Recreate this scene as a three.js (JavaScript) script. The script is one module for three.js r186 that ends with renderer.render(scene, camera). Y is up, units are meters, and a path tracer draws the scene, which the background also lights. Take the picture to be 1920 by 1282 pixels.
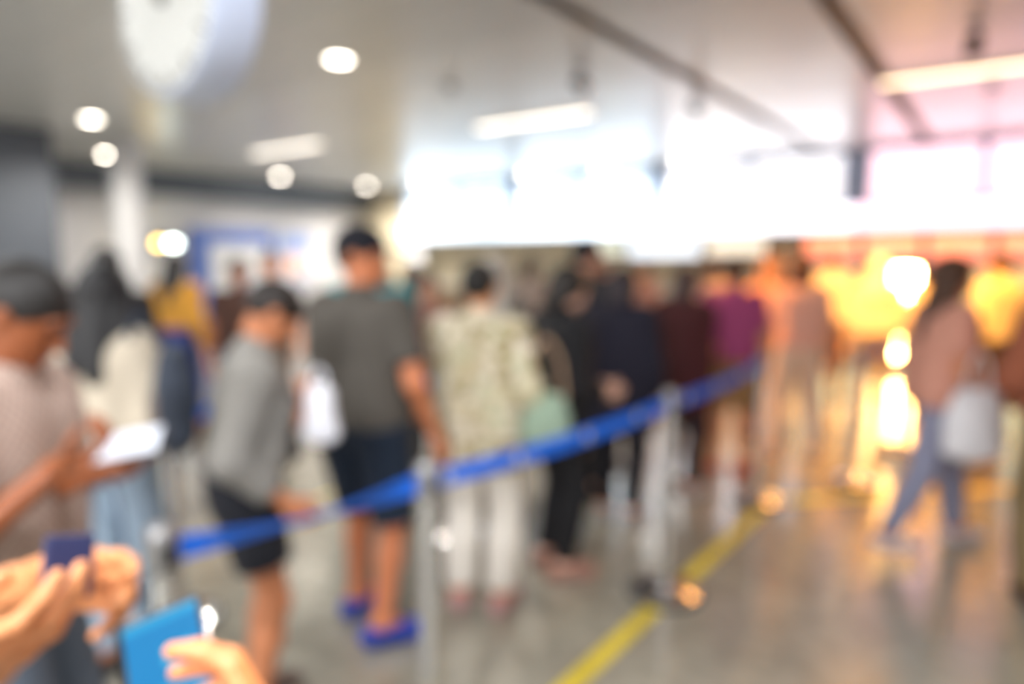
import * as THREE from 'three';
import { RoundedBoxGeometry } from 'three/addons/geometries/RoundedBoxGeometry.js';
import { mergeGeometries } from 'three/addons/utils/BufferGeometryUtils.js';
import { RectAreaLightUniformsLib } from 'three/addons/lights/RectAreaLightUniformsLib.js';
import { Sky } from 'three/addons/objects/Sky.js';

// ---------------------------------------------------------------- camera, sky, sun, exposure
RectAreaLightUniformsLib.init();
const scene = new THREE.Scene();
const renderer = new THREE.WebGLRenderer({ antialias: true });
renderer.toneMapping = THREE.LinearToneMapping;
renderer.toneMappingExposure = 1.1;
renderer.shadowMap.enabled = true;

// A hall whose check-in wall lies along x; the camera stands in the queue at head height and looks 36 degrees left of the wall's normal.
const DEG = Math.PI / 180, YAW = 36 * DEG, EYE = 1.6;
const camera = new THREE.PerspectiveCamera(2 * Math.atan(641 / 1280) / DEG, 1920 / 1282, 0.02, 400);
camera.filmGauge = 36;
camera.position.set(0, EYE, 0);
camera.rotation.order = 'YXZ';
camera.rotation.set(-Math.atan(156 / 1280), YAW, 0);
camera.focus = 0.26;                 // a wide lens focused on something very close
camera.userData.fStop = 2.4;

// added low sunlight through added glass doors, for the orange glow
const SUN = new THREE.Vector3(-0.104, 0.0525, -1).normalize();
const sky = new Sky();
sky.scale.setScalar(300);
sky.material.uniforms.turbidity.value = 4;
sky.material.uniforms.rayleigh.value = 2;
sky.material.uniforms.mieCoefficient.value = 0.005;
sky.material.uniforms.mieDirectionalG.value = 0.7;
sky.material.uniforms.sunPosition.value.copy(SUN);
sky.material.uniforms.cloudCoverage.value = 0;
scene.add(sky);
scene.backgroundIntensity = 0.55;
const sun = new THREE.DirectionalLight(new THREE.Color(1, 0.5, 0.14), 4);
sun.name = 'sun';
sun.position.copy(SUN).multiplyScalar(40);
sun.castShadow = true;
Object.assign(sun.shadow.camera, { left: -16, right: 12, top: 12, bottom: -12, near: 1, far: 90 });
sun.shadow.mapSize.set(2048, 2048);
sun.shadow.radius = 3;
scene.add(sun, sun.target);

const CEIL = 3.2;
const WARM = new THREE.Color(1, 0.9, 0.76), COOL = new THREE.Color(0.62, 0.82, 1.0), ROSE_FLARE = new THREE.Color(1.0, 0.6, 0.72), NEUTRAL = new THREE.Color(0.96, 0.97, 1.0), HALOGEN = new THREE.Color(1, 0.93, 0.83);

// ---------------------------------------------------------------- helpers
let seed = 11;
const rnd = () => { seed = (seed + 0x6d2b79f5) | 0; let t = Math.imul(seed ^ (seed >>> 15), 1 | seed); t = (t + Math.imul(t ^ (t >>> 7), 61 | t)) ^ t; return ((t ^ (t >>> 14)) >>> 0) / 4294967296; };
const V = (x, y, z) => new THREE.Vector3(x, y, z);
const used = new Map();
function numbered(name) { const n = used.get(name) ?? 0; used.set(name, n + 1); return n ? `${name}_${String(n).padStart(3, '0')}` : name; }
function tag(o, label, category, group, kind) { o.userData.label = label; if (category) o.userData.category = category; if (group) o.userData.group = group; if (kind) o.userData.kind = kind; return o; }
function thing(name, label, category, [x, y, z] = [0, 0, 0], turn = 0, group) {
  const o = new THREE.Group(); o.name = numbered(name); o.position.set(x, y, z); o.rotation.y = turn; scene.add(o);
  return tag(o, label, category, group);
}
function part(name, geometry, m, parent, pos, rot) {
  const o = new THREE.Mesh(geometry, m); o.name = name; o.castShadow = o.receiveShadow = true;
  if (pos) o.position.set(...pos);
  if (rot) o.rotation.set(...rot);
  parent.add(o); return o;
}
function struct(name, geometry, m, pos, label) {
  const o = part(name, geometry, m, scene, pos); o.userData.kind = 'structure'; if (label) o.userData.label = label; return o;
}
const uvMetres = (g) => {                      // box-style uv in metres
  const p = g.attributes.position, n = g.attributes.normal, uv = new Float32Array(p.count * 2);
  for (let i = 0; i < p.count; i++) {
    const ax = Math.abs(n.getX(i)), ay = Math.abs(n.getY(i)), az = Math.abs(n.getZ(i));
    if (ay >= ax && ay >= az) { uv[2 * i] = p.getX(i); uv[2 * i + 1] = p.getZ(i); } else if (ax >= az) { uv[2 * i] = p.getZ(i); uv[2 * i + 1] = p.getY(i); } else { uv[2 * i] = p.getX(i); uv[2 * i + 1] = p.getY(i); }
  }
  g.setAttribute('uv', new THREE.BufferAttribute(uv, 2)); return g;
};
const box = (w, h, d) => uvMetres(new THREE.BoxGeometry(w, h, d));
const rbox = (w, h, d, r = 0.01, s = 2) => uvMetres(new RoundedBoxGeometry(w, h, d, s, Math.min(r, w / 2.01, h / 2.01, d / 2.01)));
const cyl = (r0, r1, h, n = 32, open = false) => new THREE.CylinderGeometry(r0, r1, h, n, 1, open);
const lathe = (pts, n = 40) => new THREE.LatheGeometry(pts.map(([x, y]) => new THREE.Vector2(x, y)), n);

// textures
function canvasTex(w, h, draw, srgb = true) {
  const c = document.createElement('canvas'); c.width = w; c.height = h; draw(c.getContext('2d'), w, h);
  const t = new THREE.CanvasTexture(c); t.wrapS = t.wrapT = THREE.RepeatWrapping; if (srgb) t.colorSpace = THREE.SRGBColorSpace; return t;
}
function noiseTex(n, fn, srgb = false) {
  const d = new Uint8Array(n * n * 4);
  for (let y = 0; y < n; y++) for (let x = 0; x < n; x++) { const c = fn(x / n, y / n); const k = (y * n + x) * 4; for (let i = 0; i < 3; i++) d[k + i] = Math.max(0, Math.min(255, (Array.isArray(c) ? c[i] : c) * 255)); d[k + 3] = 255; }
  const t = new THREE.DataTexture(d, n, n); t.wrapS = t.wrapT = THREE.RepeatWrapping; t.magFilter = THREE.LinearFilter; t.minFilter = THREE.LinearFilter; if (srgb) t.colorSpace = THREE.SRGBColorSpace; t.needsUpdate = true; return t;
}
const grid = (n) => { const a = new Float32Array(n * n); for (let i = 0; i < a.length; i++) a[i] = rnd(); return (u, v) => { const x = ((u % 1) + 1) % 1 * n, y = ((v % 1) + 1) % 1 * n, i = Math.floor(x), j = Math.floor(y), fx = x - i, fy = y - j, s = fx * fx * (3 - 2 * fx), t = fy * fy * (3 - 2 * fy), g = (p, q) => a[(q % n) * n + (p % n)]; return (g(i, j) * (1 - s) + g(i + 1, j) * s) * (1 - t) + (g(i, j + 1) * (1 - s) + g(i + 1, j + 1) * s) * t; }; };
const n8 = grid(8), n32 = grid(32), n96 = grid(96);
const weave = noiseTex(256, (u, v) => 0.5 + 0.25 * Math.sin(u * 128 * Math.PI) * Math.sin(v * 128 * Math.PI) + 0.3 * (n96(u, v) - 0.5));
weave.repeat.set(8, 8);
const fleck = noiseTex(256, (u, v) => { const a = 0.9 + 0.1 * n96(u, v); return [a, a, a]; }, true);
fleck.repeat.set(3, 3);
const terrazzo = noiseTex(512, (u, v) => { const a = 0.8 + 0.12 * n32(u, v) + 0.1 * n8(u, v), f = rnd() > 0.965 ? (rnd() > 0.5 ? 0.12 : -0.2) : 0; return [a + f, a + f, a * 0.99 + f]; }, true);
terrazzo.repeat.set(0.6, 0.6);
const smudge = noiseTex(256, (u, v) => 0.75 + 0.35 * (0.6 * n8(u, v) + 0.4 * n32(u, v) - 0.5)); smudge.repeat.set(0.35, 0.35);

// materials
const std = (color, o = {}) => new THREE.MeshStandardMaterial({ color, roughness: 0.6, ...o });
const lin = (r, g, b) => new THREE.Color().setRGB(r, g, b);
const fabrics = new Map();
function fabric(c, o = {}) {
  const key = JSON.stringify([c, o.key ?? '', o.roughness ?? '']);
  if (!fabrics.has(key)) { const { key: _, ...rest } = o; fabrics.set(key, std(c, { roughness: 0.88, map: fleck, bumpMap: weave, bumpScale: 0.0012, ...rest })); }
  return fabrics.get(key);
}
const skinMat = (c) => fabric(c, { key: 'skin', map: null, bumpMap: null, roughness: 0.5 });
const M = {
  floor: new THREE.MeshPhysicalMaterial({ color: lin(0.39, 0.365, 0.3), map: terrazzo, roughness: 0.32, roughnessMap: smudge, clearcoat: 0.7, clearcoatRoughness: 0.16 }),
  ceilA: std(lin(0.56, 0.57, 0.575), { roughness: 0.3, metalness: 0.15 }), ceilB: std(lin(0.5, 0.51, 0.515), { roughness: 0.32, metalness: 0.15 }),
  ceilBack: std(lin(0.42, 0.42, 0.42), { roughness: 0.8 }),
  wall: std(lin(0.6, 0.6, 0.63), { roughness: 0.75, map: fleck }), wallBlue: std(lin(0.085, 0.1, 0.125), { roughness: 0.6, map: fleck }), wallCream: std(lin(0.66, 0.58, 0.42), { roughness: 0.7, map: fleck }),
  dial: std(lin(0.86, 0.88, 0.86), { roughness: 0.35 }), cream: std(lin(0.62, 0.56, 0.42), { roughness: 0.5 }), frame: std(lin(0.22, 0.24, 0.27), { roughness: 0.4, metalness: 0.4 }), signFrame: std(lin(0.3, 0.42, 0.62), { roughness: 0.45 }),
  chrome: std(lin(0.72, 0.73, 0.75), { roughness: 0.16, metalness: 1 }), steel: std(lin(0.5, 0.5, 0.5), { roughness: 0.3, metalness: 1 }), brushed: std(lin(0.42, 0.42, 0.42), { roughness: 0.5, metalness: 1 }),
  black: std(lin(0.015, 0.015, 0.017), { roughness: 0.45 }), rubber: std(lin(0.03, 0.03, 0.03), { roughness: 0.9 }),
  white: std(lin(0.8, 0.8, 0.8), { roughness: 0.5 }), tape: std(lin(0.72, 0.56, 0.03), { roughness: 0.45 }),
  belt: std(lin(0.008, 0.17, 0.9), { roughness: 0.6, bumpMap: weave, bumpScale: 0.001 }), emblem: std(lin(0.75, 0.78, 0.85), { roughness: 0.6 }),
  laminate: std(lin(0.5, 0.36, 0.22), { roughness: 0.4, map: fleck }), counterTop: std(lin(0.55, 0.5, 0.45), { roughness: 0.25 }),
  blue: std(lin(0.06, 0.12, 0.4), { roughness: 0.5 }), pale: std(lin(0.55, 0.56, 0.58), { roughness: 0.5 }), eye: std(lin(0.02, 0.015, 0.012), { roughness: 0.2 }), lips: std(lin(0.42, 0.16, 0.13), { roughness: 0.5 }),
  tarmac: std(lin(0.42, 0.37, 0.32), { roughness: 0.22, map: terrazzo }),
  coverGlass: new THREE.MeshPhysicalMaterial({ color: 0xffffff, transmission: 1, roughness: 0.03, thickness: 0, ior: 1.45 }),
  glass: new THREE.MeshPhysicalMaterial({ color: 0xffffff, transmission: 1, roughness: 0.02, thickness: 0, ior: 1.5 }),
};
const lit = (color, k, o = {}) => new THREE.MeshPhysicalMaterial({ color: lin(0.01, 0.01, 0.012), emissive: color, emissiveIntensity: k, roughness: 0.6, specularIntensity: 0.08, ...o });
const glow = (color, k, o = {}) => new THREE.MeshStandardMaterial({ color: lin(0.8, 0.8, 0.8), emissive: color, emissiveIntensity: k, roughness: 0.4, ...o });

// ---------------------------------------------------------------- the hall
const X0 = -13, X1 = 6, Z0 = -11.6, Z1 = 4;
struct('floor', box(X1 - X0 + 0.6, 0.2, Z1 - Z0 + 0.6), M.floor, [(X0 + X1) / 2, -0.1, (Z0 + Z1) / 2], 'polished terrazzo floor');
struct('wall_left', box(0.3, CEIL + 0.4, Z1 - Z0 + 0.6), M.wall, [X0 - 0.15, CEIL / 2, (Z0 + Z1) / 2], 'grey side wall');
struct('wall_right', box(0.3, CEIL + 0.4, Z1 - Z0 + 0.6), M.wall, [X1 + 0.15, CEIL / 2, (Z0 + Z1) / 2], 'grey side wall');
struct('wall_rear', box(X1 - X0, CEIL + 0.4, 0.3), M.white, [(X0 + X1) / 2, CEIL / 2, Z1 + 0.15], 'unseen white wall across the hall, bouncing light onto the queue');  // out of view, kept white to bounce light onto the queue
// check-in wall with an opening for the added glass doors
const DX0 = -2.75, DX1 = 0.65, DH = 2.0;
{
  const g = new THREE.Group(); g.name = 'wall_back'; g.userData.kind = 'structure'; g.userData.label = 'cream check-in wall under the light boxes'; scene.add(g);
  const seg = (x0, x1, y0, y1) => part('wall_section', box(x1 - x0, y1 - y0, 0.3), M.wallCream, g, [(x0 + x1) / 2, (y0 + y1) / 2, Z0 - 0.15]);
  seg(X0, DX0, 0, CEIL + 0.2); seg(DX1, X1, 0, CEIL + 0.2); seg(DX0, DX1, DH, CEIL + 0.2);
}
// ceiling: aluminium planks along x in bays split by two dark service channels
{
  const g = new THREE.Group(); g.name = 'ceiling'; g.userData.kind = 'structure'; g.userData.label = 'satin metal plank ceiling'; scene.add(g);
  part('slab', box(X1 - X0 + 0.6, 0.2, Z1 - Z0 + 0.6), M.ceilBack, g, [(X0 + X1) / 2, CEIL + 0.22, (Z0 + Z1) / 2]);
  const bays = [[X0, -9.55], [-9.55, -5.99], [-5.99, -2.51], [-2.37, -1.11], [-0.97, 2.5], [2.5, X1]], W = 0.41;
  const rows = Math.ceil((Z1 - Z0) / W);
  for (const [a, b] of bays) {
    const geo = rbox(b - a - 0.008, 0.03, W - 0.012, 0.006, 1);
    for (let r = 0; r < rows; r++) { const z = Z0 + (r + 0.5) * W; if (z > Z1 - 0.2) continue; part('ceiling_plank', geo, (r * 7 + (r % 3)) % 4 < 2 ? M.ceilA : M.ceilB, g, [(a + b) / 2, CEIL + 0.015, z]); }
  }
  for (const x of [-2.44, -1.04]) part('channel', box(0.16, 0.02, Z1 - Z0), M.ceilBack, g, [x, CEIL + 0.1, (Z0 + Z1) / 2]);
}
// grey-blue pillar block and the far soffit at the left
struct('pillar', rbox(1.5, CEIL, 1.3, 0.02), M.wallBlue, [-10.5, CEIL / 2, -3.05], 'grey-blue square pillar');
struct('trim_1', box(0.5, 0.42, 7.2), M.wallBlue, [X0 + 0.25, CEIL - 0.21, -8.0], 'grey-blue bulkhead under the ceiling');
{ const g = thing('round_column', 'pale round column beside the grey-blue pillar', 'column', [-9.8, 0, -4.58]);
  part('shaft', cyl(0.2, 0.2, CEIL - 0.02, 40), M.pale, g, [0, CEIL / 2 - 0.01, 0]); part('base_ring', cyl(0.24, 0.25, 0.12, 40), M.steel, g, [0, 0.06, 0]); }
struct('baseboard_left', box(0.02, 0.12, Z1 - Z0), M.frame, [X0 + 0.01, 0.06, (Z0 + Z1) / 2]);
// added terrace beyond the doors, polished to mirror the warm sky
struct('added_ground', box(160, 0.2, 120), M.tarmac, [0, -0.12, Z0 - 60.4], 'added polished stone terrace beyond the glass doors, mirroring the warm sky');

// added glass doors, letting the orange glow into the hall
for (let k = 0; k < 4; k++) {
  const w = (DX1 - DX0) / 4, g = new THREE.Group(); g.name = `added_door_${k + 1}`; g.userData.kind = 'structure'; g.userData.label = 'added glass leaf with slim frame, letting in the warm glow'; g.position.set(DX0 + (k + 0.5) * w, 0, Z0 - 0.15); scene.add(g);
  for (const s of [-1, 1]) part('stile', box(0.05, DH, 0.06), M.frame, g, [s * (w / 2 - 0.025), DH / 2, 0]);
  part('rail', box(w - 0.1, 0.07, 0.06), M.frame, g, [0, DH - 0.035, 0]); part('rail', box(w - 0.1, 0.1, 0.06), M.frame, g, [0, 0.05, 0]);
  part('pane', new THREE.PlaneGeometry(w - 0.1, DH - 0.17), M.glass, g, [0, DH / 2 + 0.015, 0]);
  part('handle', cyl(0.014, 0.014, 0.5, 12), M.chrome, g, [(k % 2 ? -1 : 1) * (w / 2 - 0.09), 1.05, 0.06]);
}

// ---------------------------------------------------------------- light boxes over the counters
const signW = 3.08, signX = [-11.15, -8.07, -4.99, -1.91];
signX.forEach((x0, k) => {
  const c = k < 2 ? COOL : k === 2 ? lin(0.9, 0.92, 1) : ROSE_FLARE, cx = x0 + signW / 2;  // last box: pink glare cast put into its panel and light colour
  const g = thing('light_box_sign', ['glowing white light box above the small dim blue screen', 'glowing white light box above the small pale green screen', 'glowing white light box above the cream lit screen', 'white light box with added rosy glow above the glass doors'][k], 'sign', [cx, 2.0, -11.3]);
  part('housing', rbox(signW - 0.01, 1.17, 0.2, 0.02), M.signFrame, g, [0, 0.585, 0]);
  part('lower_panel', rbox(signW - 0.02, 0.36, 0.03, 0.01), glow(c, 2.0), g, [0, 0.2, 0.115]);
  for (const s of [-1, 1]) part('upper_panel', rbox(1.3, 0.68, 0.03, 0.01), glow(c, k === 3 ? 1.6 : 1.15), g, [s * 0.7, 0.78, 0.115]);
  part('divider', box(0.04, 0.7, 0.05), M.signFrame, g, [0, 0.78, 0.12]);
  const l = new THREE.RectAreaLight(c, k === 3 ? 2.0 : 2.4, signW - 0.2, 0.95); l.name = 'sign_light'; l.position.set(0, 0.55, 0.16); l.rotation.y = Math.PI; g.add(l);
});

// ---------------------------------------------------------------- ceiling lamps
function downlight(x, z, label, I = 20, c = WARM, shine = 14) {
  const g = thing('downlight', label, 'ceiling light', [x, CEIL, z], 0, 'round ceiling downlights');
  part('trim_ring', lathe([[0.085, 0], [0.115, -0.004], [0.12, -0.012], [0.09, -0.014], [0.085, -0.004]], 32), M.white, g);
  part('lens', cyl(0.084, 0.084, 0.008, 32), glow(WARM, shine), g, [0, -0.006, 0]);
  const l = new THREE.SpotLight(c === WARM ? HALOGEN : c, I, 0, 78 * DEG, 0.8, 2); l.name = 'downlight_lamp'; l.position.set(0, -0.03, 0); l.target.position.set(0, -3, 0); l.shadow.radius = 4; l.castShadow = true; g.add(l, l.target);
}
const DL = [[-4.5, -3.82, 'round downlight alone in the ceiling between the clock and the long lamp'], [-8.67, -3.71, 'round downlight near the top of the grey-blue pillar'], [-11.4, -5.06, 'round downlight above the pale round column'], [-11.66, -8.35, 'round downlight just under the short lit lamp strip'], [-11.57, -10.5, 'round downlight in the corner beside the light boxes'],
  [-10.2, -10.7, 'round downlight at the light box end next to the cream wall'], [-7.5, -10.75, 'round downlight by the joint of the first two light boxes'], [-5.9, -10.75, 'round downlight above the small pale green screen'], [-4.45, -10.75, 'round downlight above the pale blue screen']];
DL.forEach(([x, z, label], i) => downlight(x, z, label, i < 2 ? 32 : i === 4 ? 50 : 17, WARM, i === 0 ? 16 : i === 1 ? 24 : 60));
for (const [x, z] of [[-4.5, 1.2], [-8.6, 1.2], [-0.4, 1.2]]) downlight(x, z, 'unseen round downlight in the ceiling behind the queue', 40, NEUTRAL);  // out of view, lighting the queue from the rear
function linear(x, z, label, c = WARM, I = 17) {
  const g = thing('linear_ceiling_lamp', label, 'ceiling light', [x, CEIL, z], 0, 'long ceiling lamps');
  part('housing', rbox(1.62, 0.03, 0.2, 0.008), M.white, g, [0, -0.006, 0]);
  part('diffuser', rbox(1.54, 0.012, 0.13, 0.005), glow(c === AMBER ? lin(1, 0.78, 0.5) : WARM, 3.4), g, [0, -0.024, 0]);
  const l = new THREE.RectAreaLight(c, I, 1.5, 0.12); l.name = 'linear_lamp'; l.position.set(0, -0.036, 0); l.rotation.x = -Math.PI / 2; g.add(l);
}
const AMBER = new THREE.Color(1, 0.4, 0.07);  // orange glow colour, deeper than the peach strip itself
linear(-8.65, -6.3, 'long lit lamp strip in the ceiling nearest the grey-blue bulkhead'); linear(-4.6, -6.7, 'long lit lamp strip in the ceiling before the light boxes'); linear(-0.3, -7.2, 'long peach-coloured lamp strip beyond the dark ceiling channels', AMBER, 110);
for (const x of [-8.65, -4.5, -0.4]) linear(x, -0.9, 'unseen long lamp strip in the ceiling over the queue', NEUTRAL, 75);  // out of view overhead, placed to light the queue
for (const x of [-4.5, -0.4, 3.7]) linear(x, 2.4, 'unseen long lamp strip in the ceiling near the rear wall', NEUTRAL, 260);  // out of view behind the camera, placed to light the queue frontally
[[-4.34, -5.0, 'small dark sprinkler head midway between the downlight and the long lamp strip'], [-0.26, -7.96, 'small dark sprinkler head just beyond the peach-coloured lamp strip']].forEach(([x, z, label]) => {
  const g = thing('sprinkler', label, 'sprinkler', [x, CEIL, z], 0, 'ceiling sprinklers');
  part('escutcheon', lathe([[0, 0], [0.07, 0], [0.066, -0.012], [0.03, -0.02]], 24), M.frame, g); part('stem', cyl(0.014, 0.014, 0.06, 12), M.frame, g, [0, -0.04, 0]); part('deflector', cyl(0.04, 0.04, 0.006, 18), M.frame, g, [0, -0.072, 0]);
});
// added amber spotlights, giving an orange glow to people before the doors
function spotlight(x, z, aim, I, label) {
  const g = thing('added_spotlight', label, 'spotlight', [x, CEIL, z], 0, 'added amber ceiling spotlights'), d = V(aim[0] - x, aim[1] - (CEIL - 0.14), aim[2] - z).normalize(), q = new THREE.Quaternion().setFromUnitVectors(V(0, -1, 0), d);
  part('mounting_plate', cyl(0.06, 0.06, 0.02, 24), M.frame, g, [0, -0.01, 0]); part('yoke', cyl(0.012, 0.012, 0.1, 12), M.frame, g, [0, -0.06, 0]);
  const can = part('lamp_can', lathe([[0, 0.075], [0.04, 0.07], [0.05, 0.05], [0.056, -0.075], [0.05, -0.075], [0.046, -0.06]], 28), M.black, g, [0, -0.14, 0]); can.quaternion.copy(q);
  part('lamp_lens', cyl(0.046, 0.046, 0.006, 24), glow(AMBER, 12), can, [0, -0.062, 0]);
  const l = new THREE.SpotLight(AMBER, I, 0, 34 * DEG, 0.7, 2); l.name = 'added_amber_lamp'; l.position.set(0, -0.14, 0).addScaledVector(d, 0.085); l.target.position.set(aim[0] - x, aim[1] - CEIL, aim[2] - z); l.shadow.radius = 2; l.castShadow = true; g.add(l, l.target);
}
spotlight(-0.31, -5.79, [-0.7, 1.0, -7.8], 70, 'added dark can spotlight ahead of the peach-coloured lamp strip');
spotlight(-2.62, -6.68, [-1.7, 1.1, -8.1], 65, 'added dark can spotlight at the edge of a dark ceiling channel');
spotlight(-3.04, -5.17, [-1.5, 1.1, -6.2], 55, 'added dark can spotlight a plank or two from the first dark channel');

// ---------------------------------------------------------------- hanging clock
{
  const R = 0.3, T = 0.165, g = thing('hanging_clock', 'round double-faced white clock hanging from the ceiling', 'clock', [-2.21, 2.41, -1.26]);
  const rim = part('drum', lathe([[R - 0.02, -T / 2], [R, -T / 2 + 0.012], [R, T / 2 - 0.012], [R - 0.02, T / 2]], 64), std(lin(0.6, 0.68, 0.86), { roughness: 0.3 }), g, [0, 0, 0], [Math.PI / 2, 0, 0]);
  for (const s of [-1, 1]) {
    const f = part('face', cyl(R - 0.018, R - 0.018, 0.006, 64), M.dial, g, [0, 0, s * (T / 2 - 0.004)], [Math.PI / 2, 0, 0]);
    const dark = M.black;
    for (let k = 0; k < 60; k++) { const a = k * 6 * DEG, h = k % 5 === 0; const m = part(h ? 'hour_mark' : 'minute_mark', box(h ? 0.012 : 0.005, h ? 0.045 : 0.02, 0.003), dark, g, [Math.sin(a) * (R - (h ? 0.05 : 0.038)), Math.cos(a) * (R - (h ? 0.05 : 0.038)), s * (T / 2 + 0.0005)], [0, 0, -a]); }
    part('hour_hand', box(0.016, 0.15, 0.004), dark, g, [-0.03, 0.05, s * (T / 2 + 0.003)], [0, 0, 0.6]); part('minute_hand', box(0.01, 0.22, 0.004), dark, g, [0.01, 0.1, s * (T / 2 + 0.006)], [0, 0, -0.1]);
    part('hub', cyl(0.022, 0.022, 0.012, 24), dark, g, [0, 0, s * (T / 2 + 0.005)], [Math.PI / 2, 0, 0]);
    part('cover_glass', cyl(R - 0.016, R - 0.016, 0.003, 64), M.coverGlass, g, [0, 0, s * (T / 2 + 0.014)], [Math.PI / 2, 0, 0]);
  }
  part('hanger_rod', cyl(0.012, 0.012, CEIL - 2.41 - R, 16), M.steel, g, [0, R + (CEIL - 2.41 - R) / 2, 0]);
  part('ceiling_rose', cyl(0.05, 0.06, 0.03, 24), M.steel, g, [0, CEIL - 2.41 - 0.015, 0]);
}

// ---------------------------------------------------------------- queue barriers, tape on the floor
const BH = 0.93;
function stanchion(x, z, label) {
  const g = thing('stanchion', label, 'barrier post', [x, 0, z], 0, 'queue barrier posts');
  part('base', lathe([[0, 0], [0.165, 0], [0.17, 0.012], [0.15, 0.028], [0.07, 0.048], [0.04, 0.06], [0, 0.06]], 40), M.chrome, g);
  part('base_rim', lathe([[0.165, 0.001], [0.176, 0.004], [0.176, 0.014], [0.165, 0.02]], 40), M.rubber, g);
  part('post', cyl(0.031, 0.031, 0.84, 28), M.chrome, g, [0, 0.47, 0]);
  const h = part('belt_head', lathe([[0, 0.885], [0.034, 0.885], [0.036, 0.9], [0.036, 0.965], [0.033, 0.985], [0.02, 0.995], [0, 0.997]], 28), M.brushed, g);
  part('belt_slot', rbox(0.075, 0.055, 0.03, 0.004), M.black, h, [0, BH, 0]);
}
const posts = [[-1.385, -1.47, 'chrome barrier post beside the white-trousered woman in the patterned blouse'], [-1.24, -2.96, 'chrome barrier post in the blue belt line beside the yellow tape'], [-1.26, -4.5, 'chrome barrier post where the yellow tape lines meet'], [-1.535, -0.74, 'chrome barrier post at the end of the belt without emblems'], [-2.88, -1.45, 'chrome barrier post behind the man with the white phone'],
  [-0.82, -5.3, 'chrome barrier post beyond the crossing yellow tape'], [-0.66, -6.5, 'far chrome barrier post near the glass doors'], [-0.3, -6.0, 'chrome barrier post behind the walking person'], [-2.5, -2.9, 'chrome barrier post in the far lane of the queue']];
for (const [x, z, l] of posts) stanchion(x, z, l);
function belt(a, b, h0, h1, sag, label, emblems = [], twist = 0) {
  const [ax, az] = a, [bx, bz] = b, L = Math.hypot(bx - ax, bz - az), dx = (bx - ax) / L, dz = (bz - az) / L, r = 0.04, n = 24, hw = 0.03, th = 0.0012;
  const at = (t) => [ax + dx * (r + t * (L - 2 * r)), h0 + (h1 - h0) * t - sag * 4 * t * (1 - t), az + dz * (r + t * (L - 2 * r))];
  const pos = [], idx = [], uv = [];
  for (let i = 0; i <= n; i++) { const [x, y, z] = at(i / n); const w = Math.sin(Math.PI * i / n) * twist, cw = Math.cos(w), sw = Math.sin(w); for (const [o, s] of [[-1, hw], [-1, -hw], [1, -hw], [1, hw]]) { const k = o * th * cw + s * sw; pos.push(x - dz * k, y + s * cw - o * th * sw, z + dx * k); uv.push(i / n * L, s); } }
  for (let i = 0; i < n; i++) for (let k = 0; k < 4; k++) { const p = i * 4 + k, q = i * 4 + (k + 1) % 4; idx.push(p, p + 4, q, q, p + 4, q + 4); }
  idx.push(0, 1, 2, 0, 2, 3, n * 4, n * 4 + 2, n * 4 + 1, n * 4, n * 4 + 3, n * 4 + 2);
  let geo = new THREE.BufferGeometry(); geo.setAttribute('position', new THREE.Float32BufferAttribute(pos, 3)); geo.setAttribute('uv', new THREE.Float32BufferAttribute(uv, 2)); geo.setIndex(idx); geo = geo.toNonIndexed(); geo.computeVertexNormals();
  const g = thing('barrier_belt', label, 'belt', [0, 0, 0], 0, 'blue queue barrier belts');
  part('webbing', geo, M.belt, g);
  for (const t of emblems) { const [x, y, z] = at(t); for (const s of [-1, 1]) part('emblem', cyl(0.02, 0.02, 0.001, 24), M.emblem, g, [x - dz * s * 0.0022, y, z + dx * s * 0.0022], [Math.PI / 2, 0, Math.atan2(dz, dx) * 0]).rotation.set(0, 0, Math.PI / 2); }
}
belt([-1.385, -1.47], [-1.24, -2.96], BH, BH, 0.02, 'blue belt with white emblems in front of the white-trousered woman', [0.03, 0.27, 0.56, 0.83]);
belt([-1.24, -2.96], [-1.26, -4.5], BH, BH, 0.02, 'blue belt in front of the purple-shirted person', [0.12, 0.43, 0.74]);
belt([-1.535, -0.74], [-1.385, -1.47], BH, BH, 0.015, 'blue belt without emblems in front of the grey-shirted woman', [], 1.0);
belt([-2.88, -1.45], [-2.5, -2.9], BH, BH, 0.02, 'blue belt of the far lane behind the queue', [0.3, 0.6]);
belt([-0.82, -5.3], [-0.66, -6.5], BH, BH, 0.03, 'blue belt running towards the glass doors', [0.5]);
function tapeLine(a, b, w, label) {
  const L = Math.hypot(b[0] - a[0], b[1] - a[1]); const m = struct; const o = part(numbered('floor_tape'), box(L, 0.002, w), M.tape, scene, [(a[0] + b[0]) / 2, 0.001, (a[1] + b[1]) / 2], [0, -Math.atan2(b[1] - a[1], b[0] - a[0]), 0]);
  tag(o, label, 'floor tape', 'yellow tape lines on the floor');
}
tapeLine([-1.26, -1.0], [-1.18, -4.52], 0.075, 'long yellow tape on the floor under the blue belt');
tapeLine([-1.18, -4.55], [0.45, -6.15], 0.11, 'yellow tape on the floor crossing behind the walking person');
tapeLine([-3.66, -1.2], [-3.66, -4.5], 0.03, 'thin yellow tape on the floor behind the grey-shirted woman');

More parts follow.
